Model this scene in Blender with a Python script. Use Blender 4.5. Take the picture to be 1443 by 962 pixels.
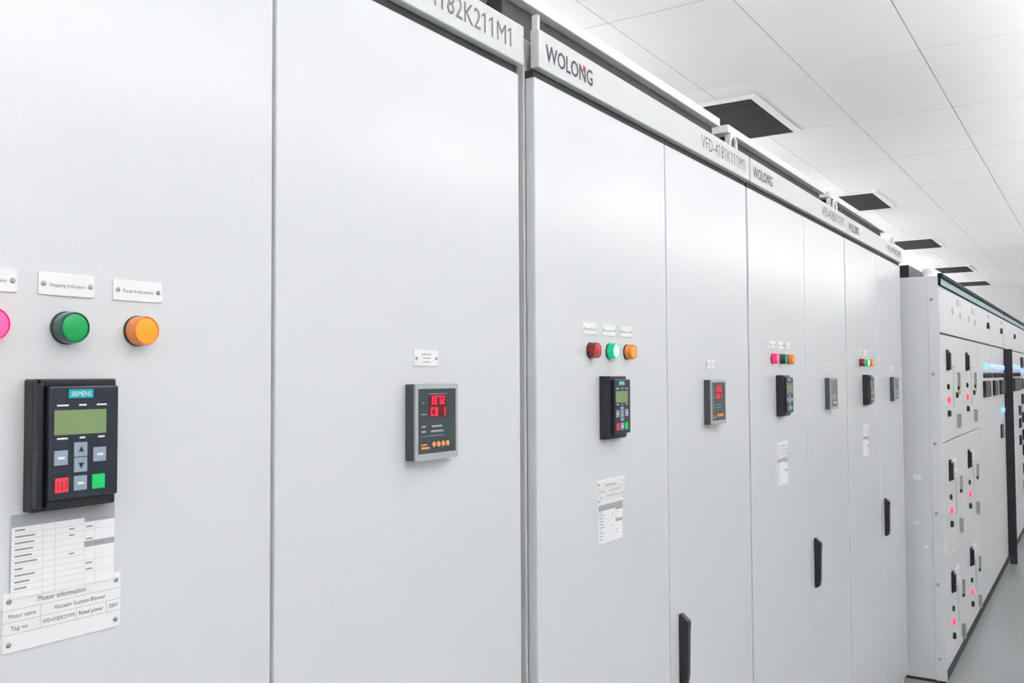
import bpy, bmesh, math
from mathutils import Matrix, Vector

# ------------------------------------------------------------------ clearing
for o in list(bpy.data.objects):
    bpy.data.objects.remove(o)
scene = bpy.context.scene
C = scene.collection

# ------------------------------------------------------------------ camera
def unit_axes(yaw, pitch, roll):
    f = Vector((math.cos(yaw)*math.cos(pitch), math.sin(yaw)*math.cos(pitch), math.sin(pitch)))
    r = Vector((math.sin(yaw), -math.cos(yaw), 0.0))
    u = r.cross(f)
    c, s = math.cos(roll), math.sin(roll)
    return c*r + s*u, -s*r + c*u, f

EYE = Vector((0.0, -0.8693, 1.545))
r_, u_, f_ = unit_axes(math.radians(32.706), math.radians(2.189), math.radians(-0.315))
cd = bpy.data.cameras.new('camera')
cam = bpy.data.objects.new('camera', cd)
C.objects.link(cam)
cam.matrix_world = Matrix(((r_.x, u_.x, -f_.x, EYE.x), (r_.y, u_.y, -f_.y, EYE.y),
                           (r_.z, u_.z, -f_.z, EYE.z), (0, 0, 0, 1)))
cd.sensor_width = 36.0
cd.lens = 1300.9*36.0/1443.0
cd.clip_start = 0.02
scene.camera = cam

# ------------------------------------------------------------------ world, exposure
world = bpy.data.worlds.new('world')
scene.world = world
world.use_nodes = True
world.node_tree.nodes['Background'].inputs[0].default_value = (0.9, 0.95, 1.0, 1)
world.node_tree.nodes['Background'].inputs[1].default_value = 0.3
scene.view_settings.view_transform = 'Standard'
scene.view_settings.look = 'None'
scene.view_settings.gamma = 1.0
scene.view_settings.exposure = 0.03
scene.view_settings.use_curve_mapping = False
LAMPUP = 50.0           # radiance of the up-glow added to the pendant lamps to brighten the ceiling
LAMP = 7.6            # radiance of the pendant lamp diffusers
LAMPX = (-1.45, 0.1, 1.65, 3.1, 4.65, 6.2, 7.75, 9.4, 11.2, 13.0, 15.0, 17.0, 18.8)
REARX = (-1.0, 1.4, 3.8, 6.2, 8.4, 10.6, 12.6, 14.6, 16.6, 18.6)  # unseen lamp line added to brighten the ceiling above the cabinets
REARY = 2.0
WALLX, WALLY = (-2.3, -0.4, 1.5), -2.75  # unseen lamps added to brighten the switchgear side panel
LAMPY, LAMPZ = -1.50, 2.50
scene.cycles.max_bounces = 16
scene.cycles.diffuse_bounces = 10

# ------------------------------------------------------------------ materials
MATS = {}
def mat(name, col, rough=0.5, metal=0.0, emit=None, es=0.0, spec=0.5, coat=0.0, alpha=1.0,
        trans=0.0, bump=0.0, bscale=300.0, var=0.0, vscale=3.0):
    if name in MATS:
        return MATS[name]
    m = bpy.data.materials.new(name)
    m.use_nodes = True
    nt = m.node_tree
    b = nt.nodes['Principled BSDF']
    c = (col[0], col[1], col[2], 1)
    b.inputs['Base Color'].default_value = c
    b.inputs['Roughness'].default_value = rough
    b.inputs['Metallic'].default_value = metal
    b.inputs['Specular IOR Level'].default_value = spec
    b.inputs['Coat Weight'].default_value = coat
    b.inputs['Transmission Weight'].default_value = trans
    b.inputs['Alpha'].default_value = alpha
    if emit:
        b.inputs['Emission Color'].default_value = (*emit, 1)
        b.inputs['Emission Strength'].default_value = es
    if bump or var:
        tc = nt.nodes.new('ShaderNodeTexCoord')
    if bump:
        n = nt.nodes.new('ShaderNodeTexNoise')
        n.inputs['Scale'].default_value = bscale
        n.inputs['Detail'].default_value = 2.0
        bp = nt.nodes.new('ShaderNodeBump')
        bp.inputs['Strength'].default_value = bump
        bp.inputs['Distance'].default_value = 0.001
        nt.links.new(tc.outputs['Object'], n.inputs['Vector'])
        nt.links.new(n.outputs['Fac'], bp.inputs['Height'])
        nt.links.new(bp.outputs['Normal'], b.inputs['Normal'])
    if var:
        n2 = nt.nodes.new('ShaderNodeTexNoise')
        n2.inputs['Scale'].default_value = vscale
        n2.inputs['Detail'].default_value = 4.0
        mx = nt.nodes.new('ShaderNodeMix')
        mx.data_type = 'RGBA'
        mx.inputs['A'].default_value = tuple(x*(1-var) for x in col) + (1,)
        mx.inputs['B'].default_value = tuple(min(1, x*(1+var)) for x in col) + (1,)
        nt.links.new(tc.outputs['Object'], n2.inputs['Vector'])
        nt.links.new(n2.outputs['Fac'], mx.inputs['Factor'])
        nt.links.new(mx.outputs['Result'], b.inputs['Base Color'])
    MATS[name] = m
    return m

M_DOOR = mat('powder_coat_grey', (0.69, 0.705, 0.73), 0.20, spec=0.55, bump=0.20, bscale=420, var=0.012, vscale=2)
M_HEAD = mat('powder_coat_white', (0.62, 0.63, 0.64), 0.36, bump=0.05, bscale=420)
M_BODY = mat('cabinet_frame_grey', (0.60, 0.61, 0.62), 0.45)
M_LID = mat('roof_cover_white', (0.82, 0.82, 0.82), 0.42)
M_MCC = mat('switchgear_grey', (0.74, 0.75, 0.765), 0.42, bump=0.05, bscale=300, var=0.02)
M_TRIM_SHADE = mat('dark_trim_and_gap_shade', (0.035, 0.036, 0.036), 0.7)  # dark trim and plinth colour; also stands in for shade under the headers
M_DARKBOX = mat('cover_gap_shade_brown_grey', (0.075, 0.066, 0.068), 0.8)  # shade of the gap under the roof covers, put in as colour
M_BLACK = mat('black_plastic', (0.012, 0.013, 0.016), 0.35, bump=0.03, bscale=500)
M_BLACKM = mat('black_paint', (0.012, 0.012, 0.018), 0.5)
M_BLUEBLK = mat('blue_black_plastic', (0.013, 0.018, 0.030), 0.32)
M_WALL = mat('wall_paint', (0.72, 0.72, 0.71), 0.8, bump=0.05, bscale=80)
M_CEIL = mat('ceiling_tile_white', (0.87, 0.87, 0.88), 0.9, bump=0.1, bscale=250, var=0.01)
M_GRID = mat('ceiling_grid_grey', (0.42, 0.42, 0.43), 0.7)  # grey backing that shows in the joints between ceiling tiles
M_FLOOR = mat('floor_tile_grey', (0.30, 0.32, 0.33), 0.30, bump=0.02, bscale=60, var=0.04, vscale=4)
M_GROUT = mat('floor_joint_grey', (0.28, 0.295, 0.30), 0.8)
M_VENTF = mat('vent_frame_white', (0.86, 0.86, 0.86), 0.5)
M_VENT = mat('vent_grille_dark', (0.048, 0.042, 0.043), 0.85, spec=0.2)
M_PLATE = mat('nameplate_white', (0.88, 0.88, 0.89), 0.35)
M_PAPER = mat('paper_white', (0.90, 0.90, 0.91), 0.7)
M_PGREY = mat('print_grey_band', (0.36, 0.37, 0.39), 0.7)
M_PROW = mat('print_row_grey', (0.30, 0.30, 0.33), 0.7)
M_PTXT = mat('print_dark', (0.10, 0.10, 0.12), 0.7)
M_PLINE = mat('print_thin_line', (0.40, 0.40, 0.42), 0.7)
M_TXT = mat('header_lettering', (0.055, 0.045, 0.075), 0.5)
M_TXTG = mat('header_lettering_grey', (0.16, 0.16, 0.18), 0.5)
M_TXTR = mat('header_lettering_red', (0.6, 0.03, 0.05), 0.5)
M_SCREW = mat('screw_steel', (0.42, 0.43, 0.44), 0.35, metal=0.9)
M_LCD = mat('lcd_green', (0.20, 0.28, 0.13), 0.18)
M_KEYG = mat('key_blue_grey', (0.26, 0.33, 0.42), 0.5)
M_KEYM = mat('key_mark_light', (0.75, 0.78, 0.82), 0.5)
M_KEYR = mat('key_red', (0.75, 0.035, 0.06), 0.5)
M_KEYGR = mat('key_green', (0.0, 0.52, 0.12), 0.5)
M_TEALL = mat('maker_badge_teal', (0.0, 0.38, 0.46), 0.4)
M_WHITE = mat('print_white', (0.85, 0.87, 0.9), 0.5)
M_MFACE = mat('meter_face_slate', (0.035, 0.055, 0.062), 0.3)
M_MFACE0 = mat('meter_face_grey', (0.16, 0.165, 0.17), 0.25)
M_MCLEAR = mat('clear_plastic_frame', (0.80, 0.84, 0.88), 0.10, coat=0.5, trans=0.45)
M_MHOUSE = mat('meter_housing', (0.06, 0.065, 0.075), 0.35)
M_LED = mat('red_led_digits', (0.6, 0.0, 0.02), 0.5, emit=(1.0, 0.01, 0.04), es=2.2)
M_LEDBG = mat('red_led_window', (0.05, 0.0, 0.003), 0.3, emit=(0.35, 0.0, 0.01), es=0.15)
M_ORANGE = mat('orange_print', (0.9, 0.30, 0.08), 0.5)
M_TEAL = mat('teal_band', (0.12, 0.27, 0.30), 0.35)
M_RIM = mat('dark_green_rim', (0.006, 0.016, 0.018), 0.7, spec=0.2)
M_G0 = mat('lens_green', (0.0, 0.32, 0.075), 0.3)
M_G0D = mat('lens_green_body', (0.004, 0.075, 0.045), 0.18, coat=0.4)
M_O0 = mat('lens_amber', (0.93, 0.36, 0.015), 0.3)
M_O0D = mat('lens_amber_body', (0.80, 0.22, 0.03), 0.18, coat=0.4)
M_R0 = mat('lens_red', (0.52, 0.02, 0.03), 0.3)
M_R0D = mat('lens_red_body', (0.22, 0.008, 0.015), 0.18, coat=0.4)
M_G1 = mat('lens_green_lit', (0.1, 0.8, 0.4), 0.3, emit=(0.22, 1.0, 0.52), es=3.2)
M_G1D = mat('lens_green_lit_body', (0.0, 0.3, 0.12), 0.2, emit=(0.0, 0.5, 0.22), es=0.6)
M_R1 = mat('lens_red_lit', (0.9, 0.05, 0.15), 0.3, emit=(1.0, 0.07, 0.24), es=1.3)
M_R1D = mat('lens_red_lit_body', (0.6, 0.02, 0.08), 0.2, emit=(0.9, 0.01, 0.09), es=0.7)
M_REDLED = mat('small_red_lamp_lit', (0.9, 0.05, 0.1), 0.3, emit=(1.0, 0.05, 0.10), es=1.2)
M_BLUE1 = mat('blue_lamp_lit', (0.2, 0.3, 0.9), 0.3, emit=(0.22, 0.30, 1.0), es=1.7)
M_CYAN1 = mat('cyan_lamp_lit', (0.2, 0.6, 0.8), 0.3, emit=(0.10, 0.60, 0.75), es=1.0)
M_YEL = mat('yellow_button', (0.75, 0.62, 0.08), 0.4)
M_LAMPUP = mat('lamp_added_upglow', (0.9, 0.9, 0.9), 0.5, emit=(1.0, 0.985, 0.97), es=LAMPUP)  # upward glow added to lift the ceiling brightness
M_LAMP = mat('lamp_diffuser', (0.9, 0.9, 0.9), 0.5, emit=(1.0, 0.985, 0.97), es=LAMP)

# ------------------------------------------------------------------ mesh helpers
CACHE = {}
def me_from_bm(bm, name, m, smooth=False):
    me = bpy.data.meshes.new(name)
    bm.to_mesh(me)
    bm.free()
    for x in (m if isinstance(m, (list, tuple)) else [m]):
        me.materials.append(x)
    if smooth:
        for p in me.polygons:
            p.use_smooth = True
    return me

def bm_box(bm, cx, cy, cz, w, d, h):
    r = bmesh.ops.create_cube(bm, size=1.0)
    bmesh.ops.scale(bm, vec=(w, d, h), verts=r['verts'])
    bmesh.ops.translate(bm, vec=(cx, cy, cz), verts=r['verts'])
    return r['verts']

def box(w, d, h, m, bev=0.0, seg=2):
    """box centred on its origin, size w (x) d (y) h (z)"""
    k = ('box', round(w, 5), round(d, 5), round(h, 5), m.name, bev, seg)
    if k not in CACHE:
        bm = bmesh.new()
        bm_box(bm, 0, 0, 0, w, d, h)
        if bev:
            bmesh.ops.bevel(bm, geom=bm.edges[:], offset=bev, segments=seg, affect='EDGES', profile=0.5)
        CACHE[k] = me_from_bm(bm, 'box', m)
    return CACHE[k]

def boxes(lst, m, bev=0.0):
    """several boxes (x0,x1,y0,y1,z0,z1) joined in one mesh"""
    bm = bmesh.new()
    for x0, x1, y0, y1, z0, z1 in lst:
        bm_box(bm, (x0+x1)/2, (y0+y1)/2, (z0+z1)/2, x1-x0, y1-y0, z1-z0)
    if bev:
        bmesh.ops.bevel(bm, geom=bm.edges[:], offset=bev, segments=1, affect='EDGES')
    return me_from_bm(bm, 'boxes', m)

def lathe(profile, m, n=32, axis='y', key=None):
    """profile: list of (radius, distance); distance grows towards the viewer (-y)"""
    k = ('lathe', tuple(profile), m.name, n, axis)
    if k in CACHE:
        return CACHE[k]
    bm = bmesh.new()
    rings = []
    for r, t in profile:
        if r < 1e-6:
            rings.append([bm.verts.new((0, -t, 0) if axis == 'y' else (0, 0, t))])
        else:
            ring = []
            for i in range(n):
                a = 2*math.pi*i/n
                if axis == 'y':
                    ring.append(bm.verts.new((r*math.cos(a), -t, r*math.sin(a))))
                elif axis == 'x':
                    ring.append(bm.verts.new((-t, r*math.cos(a), r*math.sin(a))))
                else:
                    ring.append(bm.verts.new((r*math.cos(a), r*math.sin(a), t)))
            rings.append(ring)
    for a, b in zip(rings[:-1], rings[1:]):
        for i in range(n):
            j = (i+1) % n
            if len(a) == 1 and len(b) == 1:
                continue
            if len(a) == 1:
                bm.faces.new((a[0], b[i], b[j]))
            elif len(b) == 1:
                bm.faces.new((a[i], a[j], b[0]))
            else:
                bm.faces.new((a[i], a[j], b[j], b[i]))
    bmesh.ops.recalc_face_normals(bm, faces=bm.faces[:])
    me = me_from_bm(bm, 'lathe', m, True)
    try:
        me.set_sharp_from_angle(angle=math.radians(35))
    except Exception:
        pass
    CACHE[k] = me
    return me

def tube(points, rad, m, n=10):
    bm = bmesh.new()
    rings = []
    pts = [Vector(p) for p in points]
    for i, p in enumerate(pts):
        t = (pts[min(i+1, len(pts)-1)] - pts[max(i-1, 0)]).normalized()
        a = Vector((0, 1, 0)) if abs(t.y) < 0.9 else Vector((1, 0, 0))
        s = t.cross(a).normalized()
        v = s.cross(t).normalized()
        rings.append([bm.verts.new(p + rad*(math.cos(2*math.pi*k/n)*s + math.sin(2*math.pi*k/n)*v)) for k in range(n)])
    for a, b in zip(rings[:-1], rings[1:]):
        for k in range(n):
            bm.faces.new((a[k], a[(k+1) % n], b[(k+1) % n], b[k]))
    bm.faces.new(rings[0])
    bm.faces.new(list(reversed(rings[-1])))
    bmesh.ops.recalc_face_normals(bm, faces=bm.faces[:])
    return me_from_bm(bm, 'tube', m, True)

def add_flags(me):
    """the plain stroke of a figure 1 gets its slanted flag"""
    bm = bmesh.new()
    bm.from_mesh(me)
    bm.verts.ensure_lookup_table()
    seen = set()
    for v in list(bm.verts):
        if v in seen:
            continue
        st, isl = [v], {v}
        while st:
            q = st.pop()
            for e in q.link_edges:
                w = e.other_vert(q)
                if w not in isl:
                    isl.add(w)
                    st.append(w)
        seen |= isl
        xs = [q.co.x for q in isl]
        ys = [q.co.y for q in isl]
        if max(xs)-min(xs) < 0.2 and max(ys)-min(ys) > 0.5 and len(isl) <= 8:
            a, t = min(xs), max(ys)
            bm.faces.new([bm.verts.new(p) for p in ((a+0.01, t, 0), (a-0.17, t-0.13, 0), (a-0.17, t-0.21, 0), (a+0.01, t-0.09, 0))])
    bm.to_mesh(me)
    bm.free()

def text_mesh(s, height, m, width=None, bold=0.0):
    """lettering that faces -y, cap height and total width in metres; centred on its origin"""
    k = ('text', s, round(height, 5), width, m.name)
    if k in CACHE:
        return CACHE[k]
    cu = bpy.data.curves.new('lettering', 'FONT')
    cu.body = s
    cu.size = 1.0
    cu.extrude = 0.0
    cu.offset = bold
    cu.resolution_u = 2
    ob = bpy.data.objects.new('lettering_tmp', cu)
    C.objects.link(ob)
    dg = bpy.context.evaluated_depsgraph_get()
    me = bpy.data.meshes.new_from_object(ob.evaluated_get(dg))
    bpy.data.objects.remove(ob)
    if s.startswith('VFD'):
        add_flags(me)
    xs = [v.co.x for v in me.vertices]
    ys = [v.co.y for v in me.vertices]
    w, h = max(xs)-min(xs), 0.70
    cx, cy = (max(xs)+min(xs))/2, 0.35
    sy = height/h
    sx = (width/w) if width else sy
    for v in me.vertices:
        x, y = (v.co.x-cx)*sx, (v.co.y-cy)*sy
        v.co = (x, 0.0, y)
    me.materials.clear()
    me.materials.append(m)
    CACHE[k] = me
    return me

def quads(rects, m, y=0.0):
    """flat print: list of (x0,x1,z0,z1) facing -y, one mesh"""
    v, f = [], []
    for x0, x1, z0, z1 in rects:
        i = len(v)
        v += [(x0, y, z0), (x1, y, z0), (x1, y, z1), (x0, y, z1)]
        f.append((i, i+1, i+2, i+3))
    me = bpy.data.meshes.new('print')
    me.from_pydata(v, [], f)
    me.materials.append(m)
    return me

# ------------------------------------------------------------------ object helpers
def wpos(o):
    p = Vector(o.location)
    while o.parent:
        o = o.parent
        p += o.location
    return p

def obj(name, me, loc=(0, 0, 0), parent=None, label=None):
    """loc is always given in world coordinates"""
    o = bpy.data.objects.new(name, me)
    C.objects.link(o)
    loc = Vector(loc)
    if parent is not None:
        o.parent = parent
        loc = loc - wpos(parent)
    o.location = loc
    if label:
        o['label'] = label
    if name in ('print_rows', 'table_lines', 'thin_rule'):
        o['kind'] = 'stuff'
    return o

def tag(o, label, cat, group=None):
    o['label'] = label
    o['category'] = cat
    if group:
        o['group'] = group
    return o

def thing(name, loc, label, cat, group=None):
    return tag(obj(name, None, loc), label, cat, group)

def struct(o):
    o['kind'] = 'structure'
    return o

def bx(name, x0, x1, y0, y1, z0, z1, m, parent=None, bev=0.0, label=None, seg=2):
    return obj(name, box(x1-x0, y1-y0, z1-z0, m, bev, seg), ((x0+x1)/2, (y0+y1)/2, (z0+z1)/2), parent, label)

# ================================================================== THE ROOM
RX0, RX1, RY0, RY1, RH = -3.2, 19.8, -3.35, 3.2, 3.2
floor = struct(bx('floor', RX0, RX1, RY0, RY1, -0.10, -0.012, M_GROUT))
T = 0.8
ix = 0
x = RX0
while x < RX1 - 0.05:
    x1 = min(x + T, RX1)
    y = RY0
    while y < RY1 - 0.05:
        y1 = min(y + T, RY1)
        bx('floor_tile', x+0.0015, x1-0.0015, y+0.0015, y1-0.0015, -0.012, 0.0, M_FLOOR, floor)
        y = y1
    x = x1
struct(bx('wall_left', RX0-0.1, RX1+0.1, RY1, RY1+0.1, -0.1, RH+0.12, M_WALL))
struct(bx('wall_right', RX0-0.1, RX1+0.1, RY0-0.1, RY0, -0.1, RH+0.12, M_WALL))
struct(bx('wall_back', RX0-0.1, RX0, RY0, RY1, -0.1, RH+0.12, M_WALL))
struct(bx('wall_far', RX1, RX1+0.1, RY0, RY1, -0.1, RH+0.12, M_WALL))
ceil = struct(bx('ceiling', RX0, RX1, RY0, RY1, RH+0.008, RH+0.10, M_GRID))
xs = [RX0] + [5.05+1.206*k for k in range(-7, 13) if RX0+0.02 < 5.05+1.206*k < RX1-0.02] + [RX1]
ys = [RY0] + [-0.112+0.582*k for k in range(-9, 8) if RY0+0.05 < -0.112+0.582*k < RY1-0.05] + [RY1]
for a, b in zip(xs[:-1], xs[1:]):
    for c, d in zip(ys[:-1], ys[1:]):
        bx('ceiling_tile', a+0.005, b-0.005, c+0.003, d-0.003, RH, RH+0.012, M_CEIL, ceil)

# pendant lamps: wrap-around diffusers on rods, out of view; rear and wall lines added for brightness
order = ['first', 'second', 'third', 'fourth', 'fifth', 'sixth', 'seventh', 'eighth', 'ninth', 'tenth', 'eleventh', 'twelfth', 'thirteenth']
def lamp_body():
    """rounded acrylic trough, 1.2 m long"""
    bm = bmesh.new()
    n = 10
    prof = [(0.050*math.cos(math.pi*2*i/n + math.pi/n), 0.030*math.sin(math.pi*2*i/n + math.pi/n)) for i in range(n)]
    ra = [bm.verts.new((-0.58, y, z)) for y, z in prof]
    rb = [bm.verts.new((0.58, y, z)) for y, z in prof]
    for i in range(n):
        bm.faces.new((ra[i], ra[(i+1) % n], rb[(i+1) % n], rb[i]))
    bm.faces.new(ra)
    bm.faces.new(list(reversed(rb)))
    bmesh.ops.recalc_face_normals(bm, faces=bm.faces[:])
    for f in bm.faces:
        f.material_index = 1 if f.normal.z > 0.25 else 0  # upper faces take the added ceiling-brightening glow
    return me_from_bm(bm, 'diffuser', [M_LAMP, M_LAMPUP])
LB = lamp_body()
for line, ly, grp in ((LAMPX, LAMPY, 'over the front aisle'), (REARX, REARY, 'added unseen behind the cabinets'), (WALLX, WALLY, 'added unseen near the opposite wall')):
    for k, xx in enumerate(line):
        L = thing('unseen_pendant_lamp', (xx, ly, RH), 'white tubular pendant lamp %s, %s from the back wall' % (grp, order[k]), 'lamp', 'pendant lamps ' + grp)
        obj('diffuser', LB, (xx, ly, LAMPZ), L)
        for sx in (-1, 1):
            bx('end_cap', xx+sx*0.59-0.012, xx+sx*0.59+0.012, ly-0.055, ly+0.055, LAMPZ-0.035, LAMPZ+0.035, M_VENTF, L, 0.004)
            bx('hanging_rod', xx+sx*0.59-0.004, xx+sx*0.59+0.004, ly-0.004, ly+0.004, LAMPZ+0.03, RH, M_SCREW, L)

# ceiling vents
vlab = ['dark ceiling vent grille nearest the camera, above the first complete drive cabinet',
        'second dark ceiling vent grille from the camera', 'third ceiling vent grille along the row, seen very flat',
        'fourth ceiling vent grille along the row, beside the switchgear top',
        'farthest ceiling vent grille, close to the end wall']
for k, x0 in enumerate((5.33, 8.73, 12.10, 15.50, 18.15)):
    x1, y0, y1 = x0+0.91, 0.86, 1.32
    v = thing('ceiling_vent', ((x0+x1)/2, (y0+y1)/2, RH), vlab[k], 'vent', 'ceiling vents in a line')
    w, d = (x1-x0)/2, (y1-y0)/2
    obj('vent_frame', boxes([(-w-0.035, w+0.035, -d-0.035, -d, -0.016, 0), (-w-0.035, w+0.035, d, d+0.035, -0.016, 0),
                             (-w-0.035, -w, -d, d, -0.016, 0), (w, w+0.035, -d, d, -0.016, 0)], M_VENTF),
        ((x0+x1)/2, (y0+y1)/2, RH), v)
    bx('backing', x0, x1, y0, y1, RH-0.005, RH-0.001, M_VENT, v)
    for s in range(22):
        xs_ = x0 + (s+0.5)*(x1-x0)/22
        bx('slat', xs_-0.016, xs_+0.016, y0, y1, RH-0.013, RH-0.008, M_VENT, v)

# ================================================================== DEVICE BUILDERS (parts of the cabinets)
LENS = {'green': (M_G0, M_G0D), 'amber': (M_O0, M_O0D), 'red': (M_R0, M_R0D), 'green_lit': (M_G1, M_G1D), 'red_lit': (M_R1, M_R1D)}
def pilot_light(cab, x, y, z, kind):
    face, body = LENS[kind]
    nm = {'green': 'unlit green pilot light', 'amber': 'unlit amber pilot light', 'red': 'unlit red pilot light',
          'green_lit': 'glowing green pilot light', 'red_lit': 'glowing pinkish red pilot light'}[kind]
    p = obj('pilot_light', lathe([(0.0, 0.002), (0.0160, 0.002), (0.0160, 0.013), (0.0157, 0.0165), (0.0150, 0.0180), (0.0140, 0.0178), (0.0136, 0.0165), (0.0, 0.0165)], body), (x, y, z), cab, nm)
    obj('base_ring', lathe([(0.0, 0.0), (0.0168, 0.0), (0.0168, 0.0025), (0.0160, 0.0035), (0.0, 0.0035)], M_BLACK), (x, y, z), p)
    obj('lens', lathe([(0.0136, 0.0166), (0.0136, 0.0172), (0.010, 0.0180), (0.005, 0.0185), (0.0, 0.0186)], face, 28), (x, y, z), p)

SCREW = [(0.0, 0.0), (0.0026, 0.0), (0.0026, 0.0006), (0.0018, 0.0014), (0.0, 0.0016)]
def nameplate(cab, xc, y, zc, txt, w=0.060, h=0.0225):
    p = obj('nameplate', box(w, 0.002, h, M_PLATE, 0.0004, 1), (xc, y-0.001, zc), cab)
    for s in (-1, 1):
        obj('screw', lathe(SCREW, M_SCREW, 12), (xc+s*(w/2-0.005), y-0.002, zc), p)
    if txt:
        obj('lettering', text_mesh(txt, 0.0036, M_TXTG, min(0.038, 0.0023*len(txt))), (xc, y-0.0023, zc-0.0006), p)
    return p

def meter_plate(cab, xc, y, zc):
    p = nameplate(cab, xc, y, zc, None, 0.060, 0.0245)
    obj('print_rows', quads([(-0.013, 0.013, 0.0050, 0.0068), (-0.009, 0.010, -0.0008, 0.0010), (-0.009, 0.010, -0.0066, -0.0048)], M_PLINE), (xc, y-0.0023, zc), p)

def keypad(cab, xc, y, z0=1.4165):
    """operator panel: black rear housing 89 x 129 mm, front module 74 x 112 mm"""
    zc = z0 + 0.0645
    k = obj('keypad', box(0.089, 0.017, 0.129, M_BLACK, 0.002), (xc, y-0.0085, zc), cab, 'black operator keypad with green screen')
    yf = y-0.031
    bx('front_module', xc-0.036, xc+0.038, yf, y-0.015, zc-0.0535, zc+0.0575, M_BLUEBLK, k, 0.002)
    bx('top_hood', xc-0.040, xc+0.036, y-0.022, y-0.002, zc+0.0575, zc+0.0640, M_BLACK, k, 0.001)
    bx('bottom_lip', xc-0.034, xc+0.034, y-0.024, y-0.002, zc-0.0610, zc-0.0537, M_BLACK, k, 0.001)
    bx('side_flange', xc-0.0440, xc-0.0375, y-0.024, y-0.002, zc-0.060, zc+0.060, M_BLACK, k, 0.001)
    cx = xc-0.004
    bx('screen', cx-0.0275, cx+0.0275, yf-0.0006, yf+0.001, zc+0.0098, zc+0.0338, M_LCD, k, label='green liquid crystal screen')
    bx('maker_badge', cx-0.0130, cx+0.0130, yf-0.0006, yf+0.001, zc+0.0455, zc+0.0540, M_TEALL, k)
    obj('maker_lettering', text_mesh('SIEMENS', 0.0046, M_WHITE, 0.021), (cx, yf-0.0009, zc+0.0497), k)
    for tx, tz, ww in ((-0.019, 0.0385, 0.012), (0.002, 0.0385, 0.008), (0.0225, 0.0385, 0.011),
                       (-0.019, 0.0062, 0.011), (0.002, 0.0062, 0.006), (0.0225, 0.0062, 0.007)):
        obj('caption_bar', quads([(-ww/2, ww/2, -0.0008, 0.0008)], M_WHITE, 0), (cx+tx, yf-0.0003, zc+tz), k)
    rows = [(-0.0205, -0.0125, 'g'), (0.0, -0.0055, 'up'), (0.0, -0.0205, 'dn'), (0.0205, -0.0115, 'g'),
            (-0.0195, -0.0390, 'r'), (0.0, -0.0385, 'g'), (0.0195, -0.0385, 'gr')]
    for kx, kz, kd in rows:
        mm = {'r': M_KEYR, 'gr': M_KEYGR}.get(kd, M_KEYG)
        bx('key', cx+kx-0.0070, cx+kx+0.0070, yf-0.0014, yf+0.001, zc+kz-0.0072, zc+kz+0.0072, mm, k, 0.0005, seg=1)
        if kd == 'g':
            obj('key_mark', quads([(-0.0035, 0.0035, -0.0012, 0.0012)], M_KEYM), (cx+kx, yf-0.0018, zc+kz), k)
        elif kd in ('up', 'dn'):
            s = 1 if kd == 'up' else -1
            me = bpy.data.meshes.new('arrow')
            me.from_pydata([(-0.003, 0, -0.002*s), (0.003, 0, -0.002*s), (0, 0, 0.0035*s)], [], [(0, 1, 2)])
            me.materials.append(M_BLUEBLK)
            obj('key_mark', me, (cx+kx, yf-0.0018, zc+kz), k)
        elif kd == 'r':
            obj('key_mark', quads([(-0.0045, -0.0038, -0.004, 0.004), (-0.0004, 0.0004, -0.004, 0.004), (0.0038, 0.0045, -0.004, 0.004)], M_R0D), (cx+kx, yf-0.0018, zc+kz), k)
    return k

SEG = {'0': 'abcdef', '1': 'bc', '2': 'abged', '7': 'abc', 'C': 'afed', 'H': 'fbgec', ' ': ''}
def seg_rects(s, w, h, pitch, t):
    out = []
    n = len(s)
    for i, ch in enumerate(s):
        x0 = -n*pitch/2 + i*pitch + (pitch-w)/2
        x1 = x0+w
        R = {'a': (x0, x1, h/2-t, h/2), 'g': (x0, x1, -t/2, t/2), 'd': (x0, x1, -h/2, -h/2+t),
             'f': (x0, x0+t, 0, h/2), 'e': (x0, x0+t, -h/2, 0), 'b': (x1-t, x1, 0, h/2), 'c': (x1-t, x1, -h/2, 0)}
        out += [R[q] for q in SEG[ch]]
    return out

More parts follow.
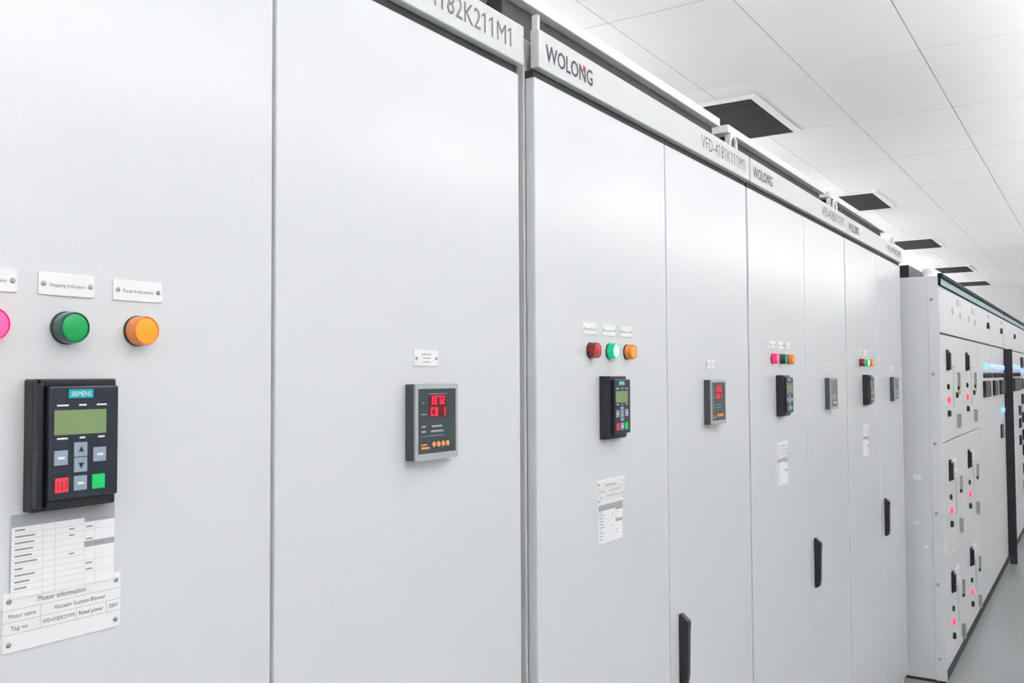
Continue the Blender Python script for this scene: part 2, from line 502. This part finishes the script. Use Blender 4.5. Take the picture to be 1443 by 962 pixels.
def meter(cab, xc, y, z0=1.4200, lit=True):
    """square digital power meter behind a clear frame, 112 x 115 mm"""
    zc = z0+0.0575
    w, h = 0.053, 0.0575
    m = obj('digital_meter', box(2*w, 0.0185, 2*h, M_MHOUSE, 0.001, 1), (xc, y-0.00925, zc), cab, 'square digital meter with clear frame and red digits' if lit else 'square digital meter with clear frame')
    fr = boxes([(-w, w, -0.0045, 0, h-0.007, h), (-w, w, -0.0045, 0, -h, -h+0.010),
                (-w, -w+0.0055, -0.0045, 0, -h+0.010, h-0.007), (w-0.0055, w, -0.0045, 0, -h+0.010, h-0.007)], M_MCLEAR)
    obj('clear_frame', fr, (xc, y-0.0165, zc), m)
    bx('face', xc-w+0.0055, xc+w-0.0055, y-0.0205, y-0.0170, zc-h+0.010, zc+h-0.007, M_MFACE if lit else M_MFACE0, m)
    yp = y-0.0208
    if lit:
        obj('led_window', quads([(-0.021, 0.023, 0.007, 0.041)], M_LEDBG), (xc, yp, zc), m)
        obj('led_digits', quads(seg_rects('1072', 0.0065, 0.013, 0.0098, 0.0021), M_LED), (xc+0.000, yp-0.0003, zc+0.0330), m)
        obj('led_digits', quads(seg_rects('CH 1', 0.0065, 0.013, 0.0098, 0.0021), M_LED), (xc+0.002, yp-0.0003, zc+0.0155), m)
    obj('print_rows', quads([(-0.040, -0.026, 0.011, 0.0125), (-0.039, -0.029, -0.008, -0.0055), (-0.014, 0.012, -0.008, -0.0055),
                             (-0.039, -0.029, -0.0155, -0.013), (-0.016, 0.015, -0.0155, -0.013), (-0.036, -0.034, 0.028, 0.031)], M_PLINE), (xc, yp, zc), m)
    obj('thin_rule', quads([(-0.040, 0.016, -0.0215, -0.0208), (-0.022, 0.026, 0.0425, 0.0431)], M_PLINE), (xc, yp, zc), m)
    if lit:
        obj('orange_print', quads([(-0.040, -0.020, -0.0405, -0.0375), (-0.040, -0.026, -0.0350, -0.0330)], M_ORANGE), (xc, yp, zc), m)
    for q in range(4):
        obj('push_button', lathe([(0.0, 0.0), (0.0042, 0.0), (0.0042, 0.001), (0.0034, 0.0016), (0.0, 0.0016)], M_ORANGE if lit else M_PLINE, 14), (xc-0.009+q*0.0115, y-0.0205, zc-0.0345), m)
    return m

def table_label(cab, xc, y, z0, z1, w=0.109):
    """printed paper sheet with a grey title band and table rows"""
    h = z1-z0
    p = obj('paper_label', box(w, 0.0008, h, M_PAPER), (xc, y-0.0004, (z0+z1)/2), cab, 'printed paper data sheet with grey title band')
    yp = y-0.0010
    L, Rr = -w/2, w/2
    obj('title_band', quads([(L, Rr, h/2-0.012, h/2), (L+0.075, Rr, h/2-0.0165, h/2-0.012), (L+0.075, Rr, -0.002, 0.004)], M_PGREY), (xc, yp, (z0+z1)/2), p)
    lines = []
    n = 11
    for i in range(1, n):
        zz = h/2-0.012-i*(h-0.012)/n
        lines.append((L, L+0.074, zz-0.0001, zz+0.0001))
    for i in (2, 4, 7, 9):
        zz = h/2-0.012-i*(h-0.012)/n
        lines.append((L+0.075, Rr, zz-0.0001, zz+0.0001))
    for xx in (L+0.031, L+0.044, L+0.0748, L+0.087):
        lines.append((xx-0.0001, xx+0.0001, -h/2, h/2-0.012))
    obj('table_lines', quads(lines, M_PLINE), (xc, yp, (z0+z1)/2), p)
    rows = []
    wid = [0.010, 0.020, 0.019, 0.018, 0.017, 0.022, 0.008, 0.020, 0.015, 0.012]
    for i in range(n-1):
        zz = h/2-0.012-(i+0.5)*(h-0.012)/n
        rows.append((L+0.003, L+0.003+wid[i], zz-0.0008, zz+0.0008))
        if i in (1, 2, 5):
            rows.append((L+0.058, L+0.064, zz-0.0007, zz+0.0007))
        if i in (1, 3, 7, 8):
            rows.append((L+0.0765, L+0.084, zz-0.0007, zz+0.0007))
    rows += [(L+0.080, L+0.102, h/2-0.015, h/2-0.0135), (L+0.086, L+0.097, 0.0003, 0.0019)]
    obj('print_rows', quads(rows, M_PROW), (xc, yp-0.0002, (z0+z1)/2), p)

def motor_plate(cab, xc, y, z0, z1, full, w=0.125):
    h = z1-z0
    zc = (z0+z1)/2
    p = obj('motor_plate', box(w, 0.0016, h, M_PLATE, 0.0004, 1), (xc, y-0.0008, zc), cab, 'white engraved motor information plate')
    yp = y-0.0019
    for sx in (-1, 1):
        for sz in (-1, 1):
            obj('screw', lathe(SCREW, M_SCREW, 12), (xc+sx*(w/2-0.006), y-0.0016, zc+sz*(h/2-0.008)), p)
    L, Rr = -w/2, w/2
    r1, r2, r3 = h/2-0.0165, h/2-0.028, h/2-0.0395
    a, b, c = L+0.037, L+0.075, L+0.108
    t = 0.00018
    obj('table_lines', quads([(L, Rr, r1-t, r1+t), (L, Rr, r2-t, r2+t), (L, Rr, r3-t, r3+t),
                              (a-t, a+t, r3, r1), (b-t, b+t, r3, r2), (c-t, c+t, r3, r2)], M_PLINE), (xc, yp, zc), p)
    for s, tx, tz, ww, hh in (('Motor information', -0.003, h/2-0.0105, 0.050, 0.0052),
                              ('Motor name', L+0.019, (r1+r2)/2, 0.027, 0.0042), ('Vacuum Suction Blower', (a+Rr)/2-0.002, (r1+r2)/2, 0.056, 0.0042),
                              ('Tag no', L+0.016, (r2+r3)/2, 0.017, 0.0042), (full, (a+b)/2, (r2+r3)/2, 0.034, 0.0040),
                              ('Rated power', (b+c)/2-0.0005, (r2+r3)/2, 0.027, 0.0042), ('250kW', (c+Rr)/2, (r2+r3)/2, 0.011, 0.0042)):
        obj('lettering', text_mesh(s, hh, M_TXTG, ww), (xc+tx, yp-0.0002, zc+tz), p)

def handle_mesh():
    """black swing handle: base 24 x 172 mm with chamfered ends and a proud grip"""
    k = 'handle'
    if k in CACHE:
        return CACHE[k]
    bm = bmesh.new()
    def ring(z, hw, d):
        return [bm.verts.new((-hw, 0, z)), bm.verts.new((hw, 0, z)), bm.verts.new((hw*0.8, -d, z)), bm.verts.new((-hw*0.8, -d, z))]
    prof = [(-0.086, 0.010, 0.006), (-0.080, 0.012, 0.016), (-0.060, 0.012, 0.020), (0.040, 0.012, 0.022), (0.066, 0.012, 0.024), (0.072, 0.012, 0.022), (0.086, 0.010, 0.006)]
    rs = [ring(*q) for q in prof]
    for a, b in zip(rs[:-1], rs[1:]):
        for i in range(4):
            bm.faces.new((a[i], a[(i+1) % 4], b[(i+1) % 4], b[i]))
    bm.faces.new(list(reversed(rs[0])))
    bm.faces.new(rs[-1])
    bmesh.ops.recalc_face_normals(bm, faces=bm.faces[:])
    bmesh.ops.bevel(bm, geom=bm.edges[:], offset=0.0012, segments=1, affect='EDGES')
    CACHE[k] = me_from_bm(bm, 'handle', M_BLACK)
    return CACHE[k]

def eye_mesh(m):
    pts = [(-0.026, 0, 0.0)] + [(-0.026*math.cos(a), 0, 0.044+0.026*math.sin(a)) for a in [math.pi*i/10 for i in range(11)]] + [(0.026, 0, 0.0)]
    return tube(pts, 0.006, m, 8)
EYE_WHITE = eye_mesh(M_LID)

# ================================================================== DRIVE CABINETS
def drive_cabinet(x0, x1, seam, yf, label, tagno, plates, lights, kp, mt, hx, sheet, plate, lit, dark_eye=False):
    """two-door cabinet; yf = front plane of its doors"""
    cab = thing('drive_cabinet', ((x0+x1)/2, 0.3, 0.0), label, 'cabinet', 'white two-door drive cabinets in a row')
    bx('body', x0, x1, yf+0.022, 0.62, 0.0, 2.172, M_BODY, cab, 0.002)
    bx('door', x0+0.003, seam-0.003, yf, yf+0.0205, 0.05, 2.0965, M_DOOR, cab, 0.0025)
    d2 = bx('door', seam+0.003, x1-0.003, yf, yf+0.0205, 0.05, 2.0965, M_DOOR, cab, 0.0025)
    bx('gap_shade_strip', x0+0.004, x1-0.004, yf+0.004, yf+0.0215, 2.0975, 2.1105, M_TRIM_SHADE, cab)  # dark strip standing in for shade in the gap below the header
    hd = bx('header_panel', x0+0.001, x1-0.001, yf-0.011, yf+0.008, 2.1115, 2.183, M_HEAD, cab, 0.002)
    yh = yf-0.0116
    if x0 > 0.5:
        t = obj('lettering', text_mesh('WOLONG', 0.0315, M_TXT, 0.186, 0.016), (x0+0.118, yh, 2.146), hd, 'dark lettering WOLONG')
        me = bpy.data.meshes.new('accent')
        me.from_pydata([(-0.004, 0, 0.004), (0.004, 0, 0.004), (0.004, 0, 0.0165), (-0.001, 0, 0.0165)], [], [(0, 1, 2, 3)])
        me.materials.append(M_TXTR)
        obj('red_accent', me, (x0+0.172, yh-0.0003, 2.146), hd)
    else:
        obj('lettering', text_mesh('WOLONG', 0.0315, M_TXT, 0.186, 0.016), (x0+0.118, yh, 2.146), hd)
    obj('lettering', text_mesh(tagno, 0.035, M_TXTG, 0.335), (x1-0.045-0.1675, yh, 2.149), hd)
    # raised roof cover on posts, dark box put beneath it for the shade of the gap
    lx0, lx1 = x0+0.012, (x1-0.048 if x0 > 0.5 else x1-0.004)
    lid = bx('roof_cover', lx0, lx1, 0.058, 0.56, 2.270, 2.294, M_LID, cab, 0.002)
    for px, py in ((lx0+0.022, 0.068 if x0 > 2.0 else 0.30), (lx0+0.030, 0.54), (lx1-0.030, 0.54)):
        if True:
            bx('cover_post', px-0.007, px+0.007, py-0.007, py+0.007, 2.170, 2.272, M_LID, lid, 0.001, seg=1)
    bx('gap_shade_box', lx0+(0.045 if x0 > 2.0 else 0.004), lx1-0.012, 0.079, 0.52, 2.170, 2.268, M_DARKBOX, cab)  # dark box added so the gap under the cover reads as shaded
    if x0 > 0.5:
        obj('lifting_eye', EYE_WHITE, (x1-0.034, 0.026, 2.170), cab)
        if x0 < 2.0:
            bx('corner_bracket', x0+0.036, x0+0.044, 0.012, 0.026, 2.160, 2.226, M_LID, cab, 0.001, seg=1)
    # door devices
    for i, (px, txt) in enumerate(zip(plates, ('Running Indication', 'Stopping Indication', 'Fault Indication'))):
        nameplate(cab, px, yf, 1.6405, txt)
    for lxx, kd in zip(lights, lit):
        pilot_light(cab, lxx, yf, 1.597, kd)
    keypad(cab, kp, yf)
    meter_plate(cab, mt-0.003, yf, 1.5745)
    meter(cab, mt, yf, 1.4195, x0 < 2.0)
    obj('door_handle', handle_mesh(), (hx+0.012, yf, 0.892), d2, 'black swing handle')
    if sheet is not None:
        (sx, s0, s1), (px, p0, p1) = sheet, plate
        motor_plate(cab, px, yf, p0, p1, tagno)
        table_label(cab, sx, yf-(0.0018 if s0 > p0 else 0.0), s0, s1)
    return cab

drive_cabinet(0.222, 1.412, 0.822, 0.018, 'nearest pale grey drive cabinet, filling the left of the picture, cut by its edge', 'VFD-4182K211M1',
              (0.462, 0.543, 0.625), (0.462, 0.543, 0.625), 0.545, 1.136, 0.888,
              (0.544, 1.335, 1.415), (0.545, 1.284, 1.341), ('red_lit', 'green', 'amber'))
drive_cabinet(1.432, 2.622, 2.032, 0.0, 'pale grey drive cabinet in the picture centre with a glowing green lamp', 'VFD-4181K111M1',
              (1.641, 1.725, 1.808), (1.644, 1.728, 1.811), 1.726, 2.317, 2.080,
              (1.728, 1.205, 1.283), (1.730, 1.283, 1.333), ('red', 'green_lit', 'amber'))
drive_cabinet(2.632, 3.822, 3.232, 0.0, 'third pale grey drive cabinet along the row with a glowing pink red lamp', 'VFD-4180K111M1',
              (2.850, 2.935, 3.020), (2.850, 2.938, 3.022), 2.926, 3.535, 3.293,
              (2.938, 1.200, 1.283), (2.938, 1.283, 1.334), ('red_lit', 'green', 'amber'))
drive_cabinet(3.832, 5.022, 4.432, 0.0, 'last and smallest looking pale grey drive cabinet, beside the switchgear side panel', 'VFD-4179K111M1',
              (4.070, 4.155, 4.240), (4.070, 4.158, 4.242), 4.150, 4.755, 4.509,
              (4.152, 1.200, 1.283), (4.152, 1.283, 1.334), ('red', 'green_lit', 'amber'))

# ================================================================== SWITCHGEAR
YF = -0.168
def sw_shell(x0, x1, label, first=False):
    s = thing('switchgear_cabinet', ((x0+x1)/2, 0.2, 0.0), label, 'cabinet', 'grey switchgear cabinets in a row')
    bx('body', x0, x1, YF+0.022, 0.72, 0.012, 2.046, M_MCC, s, 0.002)
    bx('base_frame', x0, x1, YF+0.022, 0.71, 0.0, 0.014, M_TRIM_SHADE, s)
    bx('plinth', x0+0.002, x1, YF+0.006, YF+0.0225, 0.0, 0.062, M_TRIM_SHADE, s)
    tb = bx('top_band', x0+0.012, x1-0.001, YF-0.006, YF+0.002, 2.003, 2.040, M_TEAL, s, 0.001, 'teal strip along the cabinet top')
    bx('band_rim', x0, x1, YF-0.016, YF+0.004, 2.038, 2.058, M_RIM, tb)
    bx('band_rim', x0, x1, YF-0.008, YF+0.002, 1.998, 2.003, M_RIM, tb)
    if first:
        bx('band_end', x0-0.002, x0+0.012, YF-0.010, YF+0.003, 1.996, 2.054, M_RIM, tb)
    bx('top_panel_backing', x0, x1, YF+0.002, YF+0.023, 1.997, 2.046, M_MCC, s)
    bx('upper_panel', x0+0.004, x1-0.001, YF, YF+0.021, 1.760, 1.996, M_MCC, s, 0.002)
    bx('seam_strip', x0+0.003, x1, YF+0.010, YF+0.021, 1.7505, 1.7595, M_TRIM_SHADE, s)
    return s

def knob(parent, x, z, r=0.014, m=None, d=0.03, nm='knob'):
    d *= 0.5
    r *= 1.15
    return obj(nm, lathe([(0.0, 0.0), (r, 0.0), (r, d*0.7), (r*0.75, d), (0.0, d)], m or M_BLACK, 14), (x, YF, z), parent)

def lamp_small(parent, x, z, m, r=0.017, nm='indicator_lamp'):
    o = obj(nm, lathe([(0.0, 0.0), (r, 0.0), (r, 0.006), (r*0.7, 0.012), (0.0, 0.014)], m, 14), (x, YF, z), parent)
    return o

def drawer(s, x0, x1, z0, z1, hx, top, yellow, white):
    d = bx('drawer', x0, x1, YF, YF+0.021, z0, z1, M_MCC, s, 0.0025)
    h = boxes([(-0.028, 0.028, -0.010, 0, -0.055, 0.055), (-0.020, 0.020, -0.020, -0.010, -0.050, 0.040)], M_BLACK, 0.002)
    obj('drawer_handle', h, (hx, YF, top-0.045), d)
    bx('pull_hook', hx+0.10, hx+0.24, YF-0.006, YF, top-0.083, top-0.075, M_SCREW, d)
    bx('guide_bar', hx+0.20, hx+0.212, YF-0.006, YF, top-0.30, top-0.09, M_BODY, d)
    bx('slider', hx+0.395, hx+0.41, YF-0.014, YF, top-0.20, top-0.11, M_SCREW, d)
    knob(d, hx+0.40, top-0.195, 0.010, M_BLACK, 0.02, 'slider_knob')
    knob(d, hx, top-0.185, 0.013, M_BLACK, 0.022, 'push_button')
    lamp_small(d, hx+0.01, top-0.255, M_REDLED, 0.020)
    knob(d, hx, top-0.325, 0.015, M_BLACK, 0.03, 'selector_knob')
    obj('latch', boxes([(-0.008, 0.008, -0.02, 0, -0.035, 0.035), (-0.04, 0.008, -0.02, -0.008, -0.040, -0.028)], M_SCREW, 0.001), (hx+0.345, YF, top-0.375), d)
    if yellow:
        knob(d, hx+0.42, top-0.215, 0.016, M_YEL, 0.024, 'yellow_button')
        knob(d, hx+0.33, top-0.235, 0.014, M_BLACK, 0.024, 'push_button')
    if white:
        for q in (0.0, -0.052):
            bx('label_plate', hx+0.09, hx+0.25, YF-0.006, YF+0.001, top-0.045+q, top-0.002+q, M_PLATE, d, 0.002, seg=1)
    return d

s1 = sw_shell(5.10, 6.70, 'grey switchgear cabinet with six drawers and red lamps, nearest of its row', True)
for r, (z0, z1, top) in enumerate(((1.199, 1.750, 1.665), (0.625, 1.193, 1.088), (0.066, 0.619, 0.510))):
    for x0, x1, hx in ((5.112, 5.902, 5.335), (5.904, 6.699, 6.125)):
        drawer(s1, x0, x1, z0, z1, hx, top, r == 0, r > 0)
    if r < 2:
        bx('seam_strip', 5.103, 6.70, YF+0.010, YF+0.021, z0-0.006, z0, M_TRIM_SHADE, s1)
# upper panel markings
def mark(s, x, z, w=0.10, h=0.05, m=None, nm='label_strip'):
    bx(nm, x-w/2, x+w/2, YF-0.003, YF+0.001, z-h/2, z+h/2, m or M_PGREY, s)
for x, z in ((5.86, 1.955), (6.55, 1.945)):
    mark(s1, x, z, 0.16, 0.034, M_BODY)
for x, z in ((5.60, 1.895), (5.92, 1.885), (6.32, 1.885), (6.62, 1.875)):
    mark(s1, x, z, 0.06, 0.032, M_BODY)
# bolted corner trim and small stickers on the exposed side
ct = bx('corner_trim', 5.0965, 5.1015, YF, YF+0.052, 0.012, 1.996, M_MCC, s1, 0.001, seg=1)
for z in (1.926, 1.547, 1.195, 0.845, 0.490, 0.120):
    obj('bolt', lathe([(0.0, 0.0), (0.008, 0.0), (0.008, 0.004), (0.005, 0.006), (0.0, 0.006)], M_SCREW, 12, 'x'), (5.0965, -0.134, z), ct)
bx('side_sticker', 5.0985, 5.1005, -0.068, -0.030, 1.010, 1.034, M_PAPER, s1)
bx('side_sticker', 5.0985, 5.1005, -0.055, -0.030, 0.785, 0.797, M_PAPER, s1)
bx('side_sticker', 5.0985, 5.1005, -0.095, -0.070, 0.665, 0.678, M_PAPER, s1)
bx('busbar_duct', 5.11, 6.69, -0.028, 0.60, 2.046, 2.112, M_BLACKM, s1, 0.002, 'black duct on the roof')
obj('lifting_eye', lathe([(0.0, 0.0), (0.020, 0.0), (0.020, 0.012), (0.026, 0.024), (0.022, 0.040), (0.010, 0.048), (0.0, 0.049)], M_LID, 16, 'z'), (5.14, -0.110, 2.044), s1)

s2 = sw_shell(6.702, 8.570, 'grey switchgear cabinet with black meters and a row of blue lamps')
d = bx('meter_door', 6.704, 7.636, YF, YF+0.021, 0.066, 1.750, M_MCC, s2, 0.0025)
d2 = bx('meter_door', 7.640, 8.567, YF, YF+0.021, 0.066, 1.750, M_MCC, s2, 0.0025)
for i, x in enumerate((7.12, 7.24, 7.50, 7.60)):
    lamp_small(d, x, 1.600, M_CYAN1 if i < 2 else M_BLUE1, 0.022)
for x in (7.74, 7.88, 8.02, 8.17, 8.32, 8.47):
    lamp_small(d2, x, 1.596, M_BLUE1, 0.022)
for dd, lst in ((d, (7.05, 7.16, 7.28, 7.40, 7.52)), (d2, (7.72, 7.85, 7.98, 8.12, 8.30, 8.45))):
    for x in lst:
        knob(dd, x, 1.537, 0.016, M_BLACK, 0.03, 'selector_knob')
def small_meter(dd, x, zc=1.443, w=0.118, h=0.112):
    mm = bx('panel_meter', x-w/2, x+w/2, YF-0.018, YF+0.001, zc-h/2, zc+h/2, M_BLACK, dd, 0.003)
    bx('meter_glass', x-w/2+0.012, x+w/2-0.012, YF-0.0195, YF-0.017, zc-h/2+0.03, zc+h/2-0.012, M_BLUEBLK, dd)
for x in (7.06, 7.185, 7.31):
    small_meter(d, x)
for x in (7.70, 7.825, 8.20, 8.325, 8.45):
    small_meter(d2, x)
lamp_small(d2, 8.28, 1.255, M_CYAN1, 0.026)
lamp_small(d2, 8.44, 1.255, M_BLUE1, 0.020)
bx('display_strip', 8.16, 8.32, YF-0.012, YF+0.001, 1.045, 1.150, M_BLACK, d2, 0.002)
for dd, x in ((s2, 7.36), (s2, 8.36)):
    knob(dd, x, 1.890, 0.020, M_BLACK, 0.03, 'selector_knob')
    mark(dd, x+0.16, 1.885, 0.10, 0.022, M_PGREY)
    mark(dd, x+0.10, 1.960, 0.10, 0.024, M_BODY)

s3 = sw_shell(8.60, 10.20, 'grey switchgear cabinet behind the open black door leaf')
leaf = bx('open_door_leaf', 8.579, 8.599, YF-0.062, YF+0.02, 0.066, 1.750, M_BLACKM, s3, 0.002, 'narrow black door leaf standing open')
bx('leaf_foot', 8.577, 8.600, YF-0.062, YF-0.010, 0.0, 0.066, M_TRIM_SHADE, leaf)
d = bx('meter_door', 8.604, 9.398, YF, YF+0.021, 0.066, 1.750, M_MCC, s3, 0.0025)
d2 = bx('meter_door', 9.402, 10.196, YF, YF+0.021, 0.066, 1.750, M_MCC, s3, 0.0025)
for i, x in enumerate((9.46, 9.62, 9.80, 9.96, 10.12)):
    lamp_small(d2, x, 1.606, M_BLUE1 if i < 4 else M_CYAN1, 0.022)
    knob(d2, x, 1.540, 0.016, M_BLACK, 0.03, 'selector_knob')
for x in (9.50, 9.66, 9.84, 10.02, 10.14):
    small_meter(d2, x, 1.450, 0.13, 0.12)
for z in (1.20, 1.08, 0.92):
    small_meter(d2, 10.05, z, 0.16, 0.09)
knob(s3, 9.65, 1.890, 0.020, M_BLACK, 0.03, 'selector_knob')
mark(s3, 9.82, 1.885, 0.10, 0.022)

for k, (x0, lab) in enumerate(((10.204, 'grey switchgear cabinet at the right picture edge, with stacked black modules'),
                               (11.808, 'farthest grey switchgear cabinet, hidden past the right picture edge'))):
    s4 = sw_shell(x0, x0+1.60, lab)
    d = bx('meter_door', x0+0.004, x0+0.798, YF, YF+0.021, 0.066, 1.750, M_MCC, s4, 0.0025)
    d2 = bx('meter_door', x0+0.802, x0+1.596, YF, YF+0.021, 0.066, 1.750, M_MCC, s4, 0.0025)
    for z in (1.66, 1.45, 1.30, 1.12, 0.95, 0.80, 0.62, 0.45):
        small_meter(d, x0+0.25, z, 0.22, 0.10)
        small_meter(d2, x0+1.05, z, 0.22, 0.10)
    for x in (0.12, 0.36, 0.60):
        lamp_small(d, x0+x, 1.606-0.03, M_BLUE1, 0.022)
